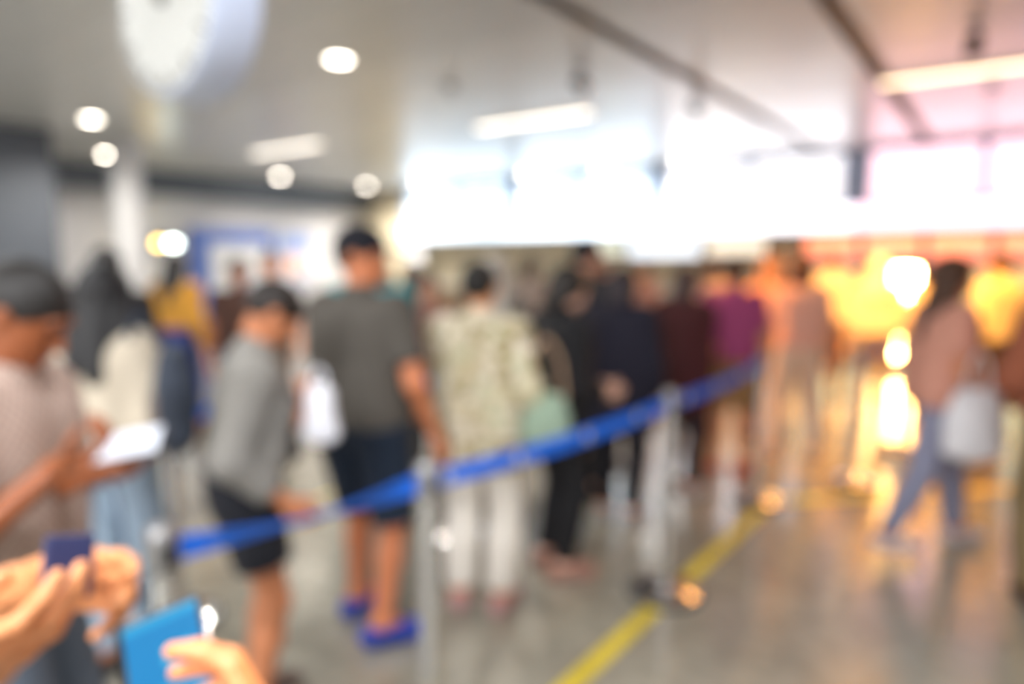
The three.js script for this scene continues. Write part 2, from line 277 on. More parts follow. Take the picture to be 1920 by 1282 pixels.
// ---------------------------------------------------------------- check-in counters and screens
for (let k = 0; k < 5; k++) {
  const g = thing('check_in_counter', ['beech laminate check-in counter next to the cream wall corner', 'beech laminate check-in counter second from the cream wall corner', 'beech laminate check-in counter below the small pale green screen', 'beech laminate check-in counter below the pale blue screen', 'beech laminate check-in counter nearest the glass doors'][k], 'counter', [-9.6 + k * 1.55, 0, -10.0], 0, 'check-in counters');
  part('front_panel', rbox(1.3, 1.0, 0.05, 0.01), M.laminate, g, [0, 0.55, 0.33]); for (const s of [-1, 1]) part('side_panel', rbox(0.05, 1.05, 0.66, 0.01), M.laminate, g, [s * 0.66, 0.525, 0.02]);
  part('worktop', rbox(1.45, 0.04, 0.74, 0.012), M.counterTop, g, [0, 1.08, 0.02]); part('kickboard', rbox(1.27, 0.08, 0.03, 0.005), M.steel, g, [0, 0.04, 0.31]); part('desk_shelf', rbox(1.27, 0.03, 0.5, 0.005), M.counterTop, g, [0, 0.75, 0]);
}
function screen(x, y, z, w, h, c, k, label, turn = 0) {
  const g = thing('counter_screen', label, 'screen', [x, y, z], turn);
  part('bezel', rbox(w, h, 0.06, 0.01), M.frame, g); part('display', box(w - 0.03, h - 0.03, 0.006), glow(c, k), g, [0, 0, 0.032]);
  part('bracket', box(0.08, 0.08, 0.24), M.frame, g, [0, 0, -0.14]);
  const l = new THREE.RectAreaLight(c, k, w - 0.05, h - 0.05); l.name = 'screen_light'; l.position.set(0, 0, 0.05); l.rotation.y = Math.PI; g.add(l);
}
screen(-4.95, 1.8, -11.33, 1.36, 0.36, lin(0.7, 0.84, 1), 1.0, 'pale blue lit screen hanging under the light boxes');
screen(-3.68, 1.81, -11.33, 1.0, 0.3, lin(1, 0.86, 0.62), 0.85, 'cream lit screen hanging under the light boxes');
screen(-5.98, 1.82, -11.33, 0.5, 0.32, lin(0.8, 0.88, 0.6), 0.6, 'small pale green screen hanging under the light boxes');
screen(-10.9, 1.72, -11.33, 0.5, 0.36, lin(0.3, 0.4, 0.65), 0.5, 'small dim blue screen at the end of the check-in wall');

// left wall: blue framed boards, two small signal lamps
{
  const g = thing('information_board', 'pale board in a blue frame on the side wall', 'board', [X0 + 0.04, 0, -8.1], Math.PI / 2);
  part('board_frame', rbox(1.9, 2.0, 0.06, 0.01), M.blue, g, [0, 1.2, 0]); part('board_panel', rbox(1.3, 1.6, 0.02, 0.005), M.pale, g, [0.1, 1.1, 0.035]);
  const p = thing('wall_poster', 'poster with a blue top and an orange shape on the side wall', 'poster', [X0 + 0.03, 1.55, -9.6], Math.PI / 2);
  const tex = canvasTex(128, 192, (c) => { c.fillStyle = '#c9cbd6'; c.fillRect(0, 0, 128, 192); c.fillStyle = '#7f93c4'; c.fillRect(0, 0, 128, 60); c.fillStyle = '#c9824f'; c.beginPath(); c.ellipse(50, 110, 26, 40, 0, 0, 7); c.fill(); c.fillStyle = '#8a8fa8'; c.fillRect(0, 160, 128, 32); });
  part('poster_frame', rbox(0.84, 1.24, 0.04, 0.01), M.frame, p); part('poster_print', new THREE.PlaneGeometry(0.78, 1.18), std(0xffffff, { map: tex, roughness: 0.5 }), p, [0, 0, 0.022]);
  const lamps = thing('signal_lamp', 'small wall box with one amber and one greenish white lamp', 'signal lamp', [-12.6, 1.88, -6.55], 60 * DEG);
  part('lamp_box', rbox(0.5, 0.2, 0.1, 0.02), M.black, lamps);
  part('bracket', box(0.06, 0.06, 0.4), M.black, lamps, [-0.15, 0, -0.22]);
  const amber = lin(1, 0.62, 0.1), pale = lin(0.85, 1, 0.92);
  [[-0.15, amber, 9], [0.06, pale, 10], [0.14, pale, 7]].forEach(([x, c, k]) => { part('lamp_lens', new THREE.SphereGeometry(0.06, 20, 14, 0, Math.PI * 2, 0, Math.PI / 2), glow(c, k), lamps, [x, 0, 0.05], [Math.PI / 2, 0, 0]); });
  const l1 = new THREE.PointLight(amber, 0.4); l1.position.set(-0.15, 0, 0.2); l1.name = 'amber_lamp'; const l2 = new THREE.PointLight(pale, 0.6); l2.position.set(0.1, 0, 0.2); l2.name = 'white_lamp'; lamps.add(l1, l2);
}

// ---------------------------------------------------------------- figures: signed distance fields meshed with surface nets
function surfaceNets(sdf, lo, hi, cell) {
  const nx = Math.ceil((hi[0] - lo[0]) / cell) + 1, ny = Math.ceil((hi[1] - lo[1]) / cell) + 1, nz = Math.ceil((hi[2] - lo[2]) / cell) + 1;
  const f = new Float32Array(nx * ny * nz), B = 6, reach = B * cell * 0.87 * 1.35, at = (i, j, k) => (k * ny + j) * nx + i;
  for (let k0 = 0; k0 < nz; k0 += B) for (let j0 = 0; j0 < ny; j0 += B) for (let i0 = 0; i0 < nx; i0 += B) {
    const i1 = Math.min(nx, i0 + B), j1 = Math.min(ny, j0 + B), k1 = Math.min(nz, k0 + B), h = (B - 1) / 2;
    const d = sdf(lo[0] + (i0 + h) * cell, lo[1] + (j0 + h) * cell, lo[2] + (k0 + h) * cell), far = Math.abs(d) > reach;
    for (let k = k0; k < k1; k++) for (let j = j0; j < j1; j++) for (let i = i0; i < i1; i++) f[at(i, j, k)] = far ? d : sdf(lo[0] + i * cell, lo[1] + j * cell, lo[2] + k * cell);
  }
  const vid = new Int32Array(nx * ny * nz).fill(-1), pos = [], idx = [];
  const E = []; for (let a = 0; a < 8; a++) for (let b = 0; b < 3; b++) if (!(a & (1 << b))) E.push([a, a | (1 << b)]);
  const val = new Float32Array(8);
  for (let k = 0; k < nz - 1; k++) for (let j = 0; j < ny - 1; j++) for (let i = 0; i < nx - 1; i++) {
    let m = 0;
    for (let c = 0; c < 8; c++) { val[c] = f[at(i + (c & 1), j + ((c >> 1) & 1), k + (c >> 2))]; if (val[c] < 0) m |= 1 << c; }
    if (m === 0 || m === 255) continue;
    let x = 0, y = 0, z = 0, n = 0;
    for (const [a, b] of E) { if ((val[a] < 0) === (val[b] < 0)) continue; const t = val[a] / (val[a] - val[b]); x += (a & 1) + t * ((b & 1) - (a & 1)); y += ((a >> 1) & 1) + t * (((b >> 1) & 1) - ((a >> 1) & 1)); z += (a >> 2) + t * ((b >> 2) - (a >> 2)); n++; }
    vid[at(i, j, k)] = pos.length / 3; pos.push(lo[0] + (i + x / n) * cell, lo[1] + (j + y / n) * cell, lo[2] + (k + z / n) * cell);
  }
  const quad = (a, b, c, d, flip) => { if (a < 0 || b < 0 || c < 0 || d < 0) return; if (flip) idx.push(a, c, b, a, d, c); else idx.push(a, b, c, a, c, d); };
  for (let k = 1; k < nz - 1; k++) for (let j = 1; j < ny - 1; j++) for (let i = 1; i < nx - 1; i++) {
    const s = f[at(i, j, k)] < 0;
    if (s !== f[at(i + 1, j, k)] < 0) quad(vid[at(i, j - 1, k - 1)], vid[at(i, j, k - 1)], vid[at(i, j, k)], vid[at(i, j - 1, k)], !s);
    if (s !== f[at(i, j + 1, k)] < 0) quad(vid[at(i - 1, j, k - 1)], vid[at(i - 1, j, k)], vid[at(i, j, k)], vid[at(i, j, k - 1)], !s);
    if (s !== f[at(i, j, k + 1)] < 0) quad(vid[at(i - 1, j - 1, k)], vid[at(i, j - 1, k)], vid[at(i, j, k)], vid[at(i - 1, j, k)], !s);
  }
  const nor = new Float32Array(pos.length), uv = new Float32Array(pos.length / 3 * 2), e = cell * 0.6;
  for (let v = 0; v < pos.length; v += 3) {
    const [x, y, z] = [pos[v], pos[v + 1], pos[v + 2]];
    const gx = sdf(x + e, y, z) - sdf(x - e, y, z), gy = sdf(x, y + e, z) - sdf(x, y - e, z), gz = sdf(x, y, z + e) - sdf(x, y, z - e), l = Math.hypot(gx, gy, gz) || 1;
    nor[v] = gx / l; nor[v + 1] = gy / l; nor[v + 2] = gz / l; uv[v / 3 * 2] = x + z * 0.7; uv[v / 3 * 2 + 1] = y;
  }
  const g = new THREE.BufferGeometry();
  g.setAttribute('position', new THREE.Float32BufferAttribute(pos, 3)); g.setAttribute('normal', new THREE.BufferAttribute(nor, 3)); g.setAttribute('uv', new THREE.BufferAttribute(uv, 2)); g.setIndex(idx);
  return g;
}
const smin = (a, b, k) => { const h = Math.max(k - Math.abs(a - b), 0) / k; return Math.min(a, b) - h * h * k * 0.25; };
const cone = (a, b, ra, rb) => { const dx = b.x - a.x, dy = b.y - a.y, dz = b.z - a.z, l2 = dx * dx + dy * dy + dz * dz || 1e-9, ax = a.x, ay = a.y, az = a.z; return (x, y, z) => { const px = x - ax, py = y - ay, pz = z - az, h = Math.max(0, Math.min(1, (px * dx + py * dy + pz * dz) / l2)), qx = px - dx * h, qy = py - dy * h, qz = pz - dz * h; return Math.sqrt(qx * qx + qy * qy + qz * qz) - (ra + (rb - ra) * h); }; };
const ell = (cx, cy, cz, rx, ry, rz) => { const m = Math.min(rx, ry, rz); return (x, y, z) => { const px = (x - cx) / rx, py = (y - cy) / ry, pz = (z - cz) / rz, k0 = Math.sqrt(px * px + py * py + pz * pz), k1 = Math.sqrt(px * px / rx / rx + py * py / ry / ry + pz * pz / rz / rz); return k1 > 1e-6 ? k0 * (k0 - 1) / k1 : -m; }; };
const blend = (fs, k) => (x, y, z) => { let d = fs[0](x, y, z); for (let i = 1; i < fs.length; i++) d = smin(d, fs[i](x, y, z), k); return d; };
const cutBy = (f, p, n) => { const c = n.dot(p); return (x, y, z) => Math.max(f(x, y, z), n.x * x + n.y * y + n.z * z - c); };   // keeps the side that n points away from
const bounds = (pts, pad) => [[0, 1, 2].map((c) => Math.min(...pts.map((p) => p.getComponent(c))) - pad), [0, 1, 2].map((c) => Math.max(...pts.map((p) => p.getComponent(c))) + pad)];

// head, centred between the ears, facing +z
const skull = ell(0, 0.022, -0.012, 0.074, 0.088, 0.094);
const headField = (() => {
  const face = [skull, ell(0, -0.03, 0.03, 0.06, 0.082, 0.06), cone(V(0, -0.06, 0.03), V(0, -0.094, 0.062), 0.042, 0.02)];
  const soft = blend(face, 0.03), nose = cone(V(0, 0.006, 0.088), V(0, -0.03, 0.103), 0.007, 0.012), lips = cone(V(-0.016, -0.062, 0.083), V(0.016, -0.062, 0.083), 0.008, 0.008), brow = cone(V(-0.034, 0.03, 0.082), V(0.034, 0.03, 0.082), 0.01, 0.01);
  const ears = [-1, 1].map((s) => ell(s * 0.077, -0.002, -0.008, 0.01, 0.031, 0.02)), eyes = [-1, 1].map((s) => ell(s * 0.031, 0.01, 0.097, 0.017, 0.012, 0.014)), nk = cone(V(0, -0.04, -0.02), V(0, -0.085, -0.016), 0.05, 0.044);
  return (x, y, z) => { let d = smin(soft(x, y, z), nk(x, y, z), 0.025); d = smin(d, brow(x, y, z), 0.016); for (const e of eyes) { const q = -e(x, y, z); const h = Math.max(0.012 - Math.abs(d - q), 0) / 0.012; d = Math.max(d, q) + h * h * 0.003; } d = smin(smin(d, nose(x, y, z), 0.012), lips(x, y, z), 0.01); for (const e of ears) d = smin(d, e(x, y, z), 0.008); return d; };
})();
const heads = new Map(), headGeo = (cell) => { if (!heads.has(cell)) heads.set(cell, surfaceNets(headField, [-0.105, -0.17, -0.125], [0.105, 0.125, 0.13], cell)); return heads.get(cell); };
const hairStyles = {
  short: () => { const s = ell(0, 0.028, -0.016, 0.086, 0.1, 0.108), ear = [-1, 1].map((q) => ell(q * 0.09, -0.02, 0.0, 0.03, 0.045, 0.035)); return [(x, y, z) => { let d = Math.max(s(x, y, z), -(y + 0.01 - 0.62 * z + 0.05 * Math.max(0, Math.abs(x) - 0.05))); for (const e of ear) d = Math.max(d, -e(x, y, z)); return d; }, [-0.1, -0.12, -0.135], [0.1, 0.14, 0.11]]; },
  bob: () => { const s = ell(0, 0.026, -0.018, 0.092, 0.104, 0.112), b = blend([cone(V(-0.055, 0, -0.03), V(-0.06, -0.1, -0.045), 0.05, 0.04), cone(V(0.055, 0, -0.03), V(0.06, -0.1, -0.045), 0.05, 0.04), cone(V(0, 0, -0.06), V(0, -0.11, -0.07), 0.055, 0.045)], 0.03); return [(x, y, z) => Math.max(smin(s(x, y, z), b(x, y, z), 0.03), z - 0.05 - 0.9 * Math.max(0, y - 0.03)), [-0.13, -0.18, -0.15], [0.13, 0.14, 0.12]]; },
  long: () => { const s = ell(0, 0.026, -0.018, 0.092, 0.104, 0.112), b = blend([cone(V(-0.05, 0, -0.04), V(-0.085, -0.28, -0.075), 0.055, 0.045), cone(V(0.05, 0, -0.04), V(0.085, -0.28, -0.075), 0.055, 0.045), cone(V(0, 0, -0.06), V(0, -0.32, -0.1), 0.06, 0.045)], 0.03); return [(x, y, z) => Math.max(smin(s(x, y, z), b(x, y, z), 0.03), z - 0.045 - 0.9 * Math.max(0, y - 0.03)), [-0.15, -0.39, -0.17], [0.15, 0.14, 0.12]]; },
  bun: () => { const s = ell(0, 0.026, -0.016, 0.086, 0.1, 0.106), b = ell(0, 0.075, -0.105, 0.045, 0.042, 0.042); return [(x, y, z) => smin(Math.max(s(x, y, z), -(y + 0.0 - 0.6 * z)), b(x, y, z), 0.015), [-0.1, -0.12, -0.17], [0.1, 0.15, 0.11]]; },
  scarf: () => { const s = ell(0, 0.018, -0.012, 0.098, 0.118, 0.118), b = cone(V(0, -0.05, -0.02), V(0, -0.24, -0.02), 0.1, 0.16), hole = ell(0, -0.02, 0.12, 0.062, 0.085, 0.075); return [(x, y, z) => Math.max(smin(s(x, y, z), b(x, y, z), 0.05), -hole(x, y, z), -y - 0.27), [-0.2, -0.29, -0.2], [0.2, 0.15, 0.16]]; },
};
const hairCache = new Map();
const hairGeo = (style, cell) => { const k = style + cell; if (!hairCache.has(k)) { const [f, lo, hi] = hairStyles[style](); hairCache.set(k, surfaceNets(f, lo, hi, cell)); } return hairCache.get(k); };
const capGeo = (() => { const d = new THREE.SphereGeometry(0.105, 32, 16, 0, Math.PI * 2, 0, Math.PI / 2); d.scale(0.92, 1, 1.08); d.translate(0, 0.035, -0.012); const s = new THREE.Shape(); s.absellipse(0, 0.06, 0.078, 0.12, 0, Math.PI * 2); const v = new THREE.ExtrudeGeometry(s, { depth: 0.006, bevelEnabled: false, curveSegments: 24 }); v.rotateX(Math.PI / 2 + 0.12); v.translate(0, 0.05, 0.03); const m = [d, v].map((g) => { const h = g.index ? g.toNonIndexed() : g; return h; }); return mergeGeometries(m); })();
const eyeGeo = new THREE.SphereGeometry(0.009, 12, 8), browGeo = rbox(0.03, 0.006, 0.008, 0.003, 1), lipGeo = (() => { const g = new THREE.SphereGeometry(0.018, 14, 8); g.scale(1, 0.36, 0.4); return g; })();

// hand: wrist at the origin, fingers along +y, palm facing +z, thumb on the +x side
function handField(curl = {}, spread = 0) {
  const c = { index: [18, 22, 14], middle: [22, 26, 16], ring: [26, 30, 18], little: [30, 32, 18], thumb: [35, 15, 12], ...curl };
  const palm = blend([cone(V(0, -0.02, 0), V(0, 0.01, 0), 0.026, 0.025), cone(V(0.012, 0.02, 0.002), V(0.03, 0.088, 0), 0.018, 0.0125), cone(V(0.004, 0.02, 0), V(0.01, 0.093, -0.002), 0.018, 0.0125), cone(V(-0.006, 0.02, 0), V(-0.011, 0.09, -0.001), 0.018, 0.012), cone(V(-0.014, 0.02, 0), V(-0.03, 0.082, 0.001), 0.017, 0.0115), cone(V(0.015, 0.022, 0.008), V(0.03, 0.045, 0.012), 0.018, 0.014)], 0.016);
  const chains = [];
  const finger = (x, y, ln, r, ang, side) => { let p = V(x, y, 0), a = 0; const fs = []; ln.forEach((l, i) => { a += ang[i] * DEG; const q = V(p.x + side * l * Math.cos(a), p.y + l * Math.cos(a), p.z + l * Math.sin(a)); fs.push(cone(p, q, r * (1 - i * 0.09), r * (1 - (i + 1) * 0.09))); p = q; }); chains.push(blend(fs, 0.004)); };
  finger(0.03, 0.09, [0.043, 0.026, 0.021], 0.0098, c.index, 0.06 + spread); finger(0.01, 0.096, [0.047, 0.03, 0.022], 0.0102, c.middle, 0.01); finger(-0.011, 0.092, [0.044, 0.028, 0.022], 0.0096, c.ring, -0.04 - spread * 0.5); finger(-0.03, 0.084, [0.034, 0.021, 0.019], 0.0086, c.little, -0.1 - spread);
  { let p = V(0.026, 0.034, 0.01), a = c.thumb[0] * DEG; const fs = []; [[0.04, 0], [0.032, c.thumb[1]], [0.024, c.thumb[2]]].forEach(([l, b], i) => { a -= b * DEG; const q = V(p.x + Math.sin(a) * l * 0.9, p.y + Math.cos(a) * l * 0.9, p.z + l * (c.thumb[3] ?? 0.3)); fs.push(cone(p, q, 0.0125 - i * 0.001, 0.0115 - i * 0.001)); p = q; }); chains.push(blend(fs, 0.006)); }
  return (x, y, z) => { const pd = palm(x, y, z); let d = pd; for (const f of chains) d = Math.min(d, smin(pd, f(x, y, z), 0.01)); return d; };
}
const GRIP = { index: [30, 45, 35], middle: [40, 50, 35], ring: [45, 50, 35], little: [45, 50, 35], thumb: [30, 10, 15, 0.55] };
const handCache = new Map();
function handGeo(side, curl, cell) {
  const k = side + JSON.stringify(curl ?? 0) + cell;
  if (!handCache.has(k)) { const g = surfaceNets(handField(curl), [-0.07, -0.06, -0.05], [0.13, 0.24, 0.13], cell); if (side > 0) { g.scale(-1, 1, 1); const a = g.index.array; for (let i = 0; i < a.length; i += 3) { const t = a[i]; a[i] = a[i + 1]; a[i + 1] = t; } const n = g.attributes.normal; } handCache.set(k, g); }
  return handCache.get(k);
}
function bend(a, b, l1, l2, pole) {              // two-bone reach from a to b; returns [middle joint, end]
  const d = b.clone().sub(a); let L = d.length(); const max = (l1 + l2) * 0.995; if (L > max) { d.multiplyScalar(max / L); L = max; }
  const end = a.clone().add(d), u = d.clone().normalize(), x = (l1 * l1 - l2 * l2 + L * L) / (2 * L), h = Math.sqrt(Math.max(0, l1 * l1 - x * x)), p = pole.clone().addScaledVector(u, -pole.dot(u)).normalize();
  return [a.clone().addScaledVector(u, x).addScaledVector(p, h), end];
}
// A person in a 1.70 m frame facing +z with the left side on +x, scaled to height.
function person(o) {
  const s = (o.h ?? 1.65) / 1.7, cell = o.cell ?? 0.016, w = o.w ?? 1, turn = (o.turn ?? 180) * DEG;
  const g = thing('person', o.label, 'person', [o.x, 0, o.z], turn); g.scale.setScalar(s);
  const inv = new THREE.Matrix4().compose(V(o.x, 0, o.z), new THREE.Quaternion().setFromAxisAngle(V(0, 1, 0), turn), V(s, s, s)).invert();
  const toLocal = (p) => V(...p).applyMatrix4(inv), dirLocal = (d) => V(...d).applyAxisAngle(V(0, 1, 0), -turn).normalize();
  const lean = (o.lean ?? 2) * DEG, cl = Math.cos(lean), sl = Math.sin(lean), U = (x, y, z) => V(x, 0.95 + (y - 0.95) * cl - z * sl, (y - 0.95) * sl + z * cl), upDir = V(0, cl, sl);
  const torso = (e, straight) => {
    const r = (v) => v + e, fs = [];
    for (const q of [-1, 1]) {
      const hip = U(q * 0.078 * w, 0.965, -0.008), waist = U(q * (straight ? 0.075 : 0.06) * w, 1.08, 0), rib = U(q * 0.078 * w, 1.21, 0), top = U(q * 0.085 * w, 1.3, -0.005), sh = U(q * 0.155 * w, 1.355, -0.012);
      fs.push(cone(hip, waist, r(0.1), r(straight ? 0.1 : 0.088)), cone(waist, rib, r(straight ? 0.1 : 0.088), r(0.1)), cone(rib, top, r(0.1), r(0.086)), cone(top, sh, r(0.075), r(0.056)));
    }
    fs.push(cone(U(-0.078, 0.97, -0.008), U(0.078, 0.97, -0.008), r(0.1), r(0.1)), cone(U(-0.1, 1.275, 0), U(0.1, 1.275, 0), r(0.082), r(0.082)), cone(U(0, 1.34, -0.015), U(0, 1.41, -0.012), r(0.07), r(0.05)));
    if (o.bust) for (const q of [-1, 1]) fs.push(ell(...U(q * 0.075, 1.24, 0.075).toArray(), 0.06 + e, 0.06 + e, 0.05 + e));
    return fs;
  };
  // head frame
  const hp = (o.headPitch ?? 5) * DEG, neckBase = U(0, 1.42, -0.015), tilt = lean * 0.7 + hp * 0.45, headPos = neckBase.clone().add(V(0, Math.cos(tilt) * 0.145, Math.sin(tilt) * 0.145 + 0.022));
  const headM = new THREE.Matrix4().compose(headPos, new THREE.Quaternion().setFromEuler(new THREE.Euler(lean * 0.5 + hp, (o.headYaw ?? 0) * DEG, (o.headRoll ?? 0) * DEG, 'YXZ')), V(1, 1, 1));
  const neck = cone(neckBase, headPos.clone().add(V(0, -0.05, -0.02)), 0.055, 0.05);
  // limbs
  const arms = {}, legs = {};
  for (const [k, q] of [['L', 1], ['R', -1]]) {
    const a = o.arms?.[k] ?? {}, sh = U(q * 0.163 * w, 1.347, -0.012), target = a.world ? toLocal(a.world) : V(...(a.at ?? [q * (0.235 + 0.02 * w), 0.83, 0.04]));
    if (!a.world && a.at) target.x = a.at[0] * q;              // positive x is outward on the arm's own side
    const [el, wr] = bend(sh, target, 0.285, 0.25, V(...(a.pole ? [a.pole[0] * q, a.pole[1], a.pole[2]] : [q * 0.35, -0.4, -1]))), fd = wr.clone().sub(el).normalize();
    const f = a.f ? dirLocal(a.f) : fd, pd = a.p ? dirLocal(a.p) : V(-q, 0, 0.15), Z = pd.clone().addScaledVector(f, -pd.dot(f)).normalize(), X = f.clone().cross(Z);
    const hm = new THREE.Matrix4().makeBasis(X, f, Z).setPosition(wr.clone().addScaledVector(f, 0.012));
    arms[k] = { sh, el, wr, fd, hm, q, curl: a.curl };
    const l = o.legs?.[k] ?? {}, hip = V(q * 0.088 * w, 0.9, 0), [kn, an] = bend(hip, V(...(l.at ?? [q * (o.stance ?? 0.1), 0.085, l.z ?? 0])), 0.42, 0.412, V(q * 0.1, 0, 1)), fa = (l.toe ?? q * 10) * DEG;
    const fdir = V(Math.sin(fa), 0, Math.cos(fa)), down = l.lift ? V(fdir.x, -0.9, fdir.z).normalize() : fdir;
    legs[k] = { hip, kn, an, toe: an.clone().add(V(fdir.x * 0.15, l.lift ? -0.075 : -0.052, fdir.z * 0.15)), heel: an.clone().add(V(-fdir.x * 0.045, l.lift ? -0.02 : -0.045, -fdir.z * 0.045)), q };
  }
  const skin = [...torso(0), neck];
  for (const k of ['L', 'R']) { const a = arms[k], l = legs[k]; skin.push(cone(a.sh, a.el, 0.052, 0.039), cone(a.el, a.wr, 0.039, 0.025), cone(l.hip, l.kn, 0.086, 0.056), cone(l.kn, l.kn.clone().lerp(l.an, 0.35), 0.054, 0.053), cone(l.kn.clone().lerp(l.an, 0.35), l.an, 0.053, 0.036), cone(l.an, l.toe, 0.034, 0.024), cone(l.an, l.heel, 0.034, 0.03)); }
  const pts = [headPos, ...Object.values(arms).flatMap((a) => [a.sh, a.el, a.wr]), ...Object.values(legs).flatMap((l) => [l.hip, l.kn, l.an, l.toe])], [lo, hi] = bounds(pts, 0.2); lo[1] = -0.05;
  const skinM = skinMat(o.skin ?? 0xb27a5a), pieces = [surfaceNets(blend(skin, 0.03), lo, hi, cell), headGeo(o.fine ? 0.0045 : 0.007).clone().applyMatrix4(headM)];
  for (const k of ['L', 'R']) pieces.push(handGeo(arms[k].q, arms[k].curl, o.fine ? 0.0035 : 0.006).clone().applyMatrix4(arms[k].hm));
  part('body', mergeGeometries(pieces), skinM, g);
  // clothes
  const t = o.top;
  if (t) {
    const e = t.loose ?? 0.02, fs = torso(e, true), hem = U(0, t.hem ?? 0.92, 0), body = cutBy(blend([...fs, cone(U(-0.07 * w, 1.1, 0), U(-0.075 * w, (t.hem ?? 0.92) - 0.1, 0), 0.1 + e, 0.105 + e * 1.5), cone(U(0.07 * w, 1.1, 0), U(0.075 * w, (t.hem ?? 0.92) - 0.1, 0), 0.1 + e, 0.105 + e * 1.5)], 0.04), hem, upDir.clone().negate());
    const sleeves = [];
    for (const k of ['L', 'R']) {
      const a = arms[k], sv = t.sleeve ?? 0.6, e2 = e * 0.8; if (sv <= 0) continue;
      const up = cone(a.sh, a.el, 0.056 + e2, 0.043 + e2);
      if (sv <= 1) sleeves.push(cutBy(up, a.sh.clone().lerp(a.el, sv), a.el.clone().sub(a.sh).normalize()));
      else { const lowS = cutBy(cone(a.el, a.wr, 0.043 + e2, 0.033 + e2 * 0.7), a.el.clone().lerp(a.wr, sv - 1), a.fd); sleeves.push((x, y, z) => smin(up(x, y, z), lowS(x, y, z), 0.03)); }
    }
    const f = (x, y, z) => { let d = body(x, y, z); for (const q of sleeves) d = smin(d, q(x, y, z), 0.03); return d; };
    part(t.name ?? 'shirt', surfaceNets(f, [lo[0], Math.min((t.hem ?? 0.92), ...Object.values(arms).map((a) => a.wr.y)) - 0.15, lo[2]], [hi[0], 1.56, hi[2]], cell), t.m, g);
    if (t.over) part(t.over.name, surfaceNets(cutBy(blend(torso(e + 0.012, true), 0.04), U(0, t.over.hem, 0), upDir.clone().negate()), [lo[0], 0.7, lo[2]], [hi[0], 1.56, hi[2]], cell), t.over.m, g);
  }
  const b = o.bottom;
  if (b) {
    const e = b.loose ?? 0.014, hips = [cone(U(-0.078 * w, 0.98, -0.008), V(-0.088 * w, 0.9, 0), 0.102 + e, 0.09 + e), cone(U(0.078 * w, 0.98, -0.008), V(0.088 * w, 0.9, 0), 0.102 + e, 0.09 + e), cone(V(-0.07, 0.94, -0.005), V(0.07, 0.94, -0.005), 0.1 + e, 0.1 + e)];
    const L = [];
    for (const k of ['L', 'R']) {
      const l = legs[k], len = b.len ?? 1.95, fl = b.flare ?? 0, th = cone(l.hip, l.kn, 0.09 + e, 0.062 + e + fl * 0.5);
      if (len <= 1) L.push(cutBy(th, l.hip.clone().lerp(l.kn, len), l.kn.clone().sub(l.hip).normalize()));
      else { const sk = cutBy(blend([cone(l.kn, l.kn.clone().lerp(l.an, 0.4), 0.06 + e + fl * 0.5, 0.058 + e + fl * 0.7), cone(l.kn.clone().lerp(l.an, 0.4), l.an, 0.058 + e + fl * 0.7, 0.044 + e + fl)], 0.02), l.kn.clone().lerp(l.an, len - 1), l.an.clone().sub(l.kn).normalize()); L.push((x, y, z) => smin(th(x, y, z), sk(x, y, z), 0.02)); }
    }
    const hip = blend(hips, 0.03), f = (x, y, z) => { const d = smin(hip(x, y, z), Math.min(L[0](x, y, z), L[1](x, y, z)), 0.03); return Math.max(d, y - (b.waist ?? 1.02)); };
    part(b.name ?? 'trousers', surfaceNets(f, [lo[0], -0.02, lo[2]], [hi[0], 1.1, hi[2]], cell), b.m, g);
  }
  if (o.shoes !== null) for (const k of ['L', 'R']) {
    const l = legs[k], e = 0.012, sole = Math.min(0, l.toe.y - 0.035), f0 = blend([cone(l.heel, l.toe, 0.038 + e, 0.03 + e), cone(l.an.clone().add(V(0, -0.02, 0)), l.toe, 0.034 + e, 0.026 + e)], 0.02), f = (x, y, z) => Math.max(f0(x, y, z), -y + sole + 0.001, y - l.an.y + 0.005);
    part('shoe', surfaceNets(f, bounds([l.heel, l.toe, l.an], 0.07)[0], bounds([l.heel, l.toe, l.an], 0.07)[1], 0.009), o.shoes ?? fabric(0x222226), g);
  }
  // hair and face
  const onHead = (name, geo, m, p = V(0, 0, 0), r) => { const q = part(name, geo, m, g); q.matrix.copy(headM).multiply(new THREE.Matrix4().makeTranslation(p.x, p.y, p.z)); if (r) q.matrix.multiply(new THREE.Matrix4().makeRotationZ(r)); q.matrix.decompose(q.position, q.quaternion, q.scale); return q; };
  const hm = fabric(o.hair?.color ?? 0x17120f, { key: 'hair', map: null, roughness: 0.55, bumpScale: 0.0006 });
  if (o.hair?.style) onHead(o.hair.style === 'scarf' ? 'headscarf' : 'hair', hairGeo(o.hair.style, o.fine ? 0.007 : 0.01), o.hair.style === 'scarf' ? fabric(o.hair.color) : hm);
  if (o.cap) onHead('cap', capGeo, o.cap);
  for (const q of [-1, 1]) { onHead('eye', eyeGeo, M.eye, V(q * 0.031, 0.01, 0.081)); onHead('eyebrow', browGeo, hm, V(q * 0.032, 0.034, 0.089), q * -0.1); }
  onHead('lips', lipGeo, M.lips, V(0, -0.062, 0.087));
  return { g, arms, headM, s, wristWorld: (k) => arms[k].wr.clone().applyMatrix4(inv.clone().invert()) };
}

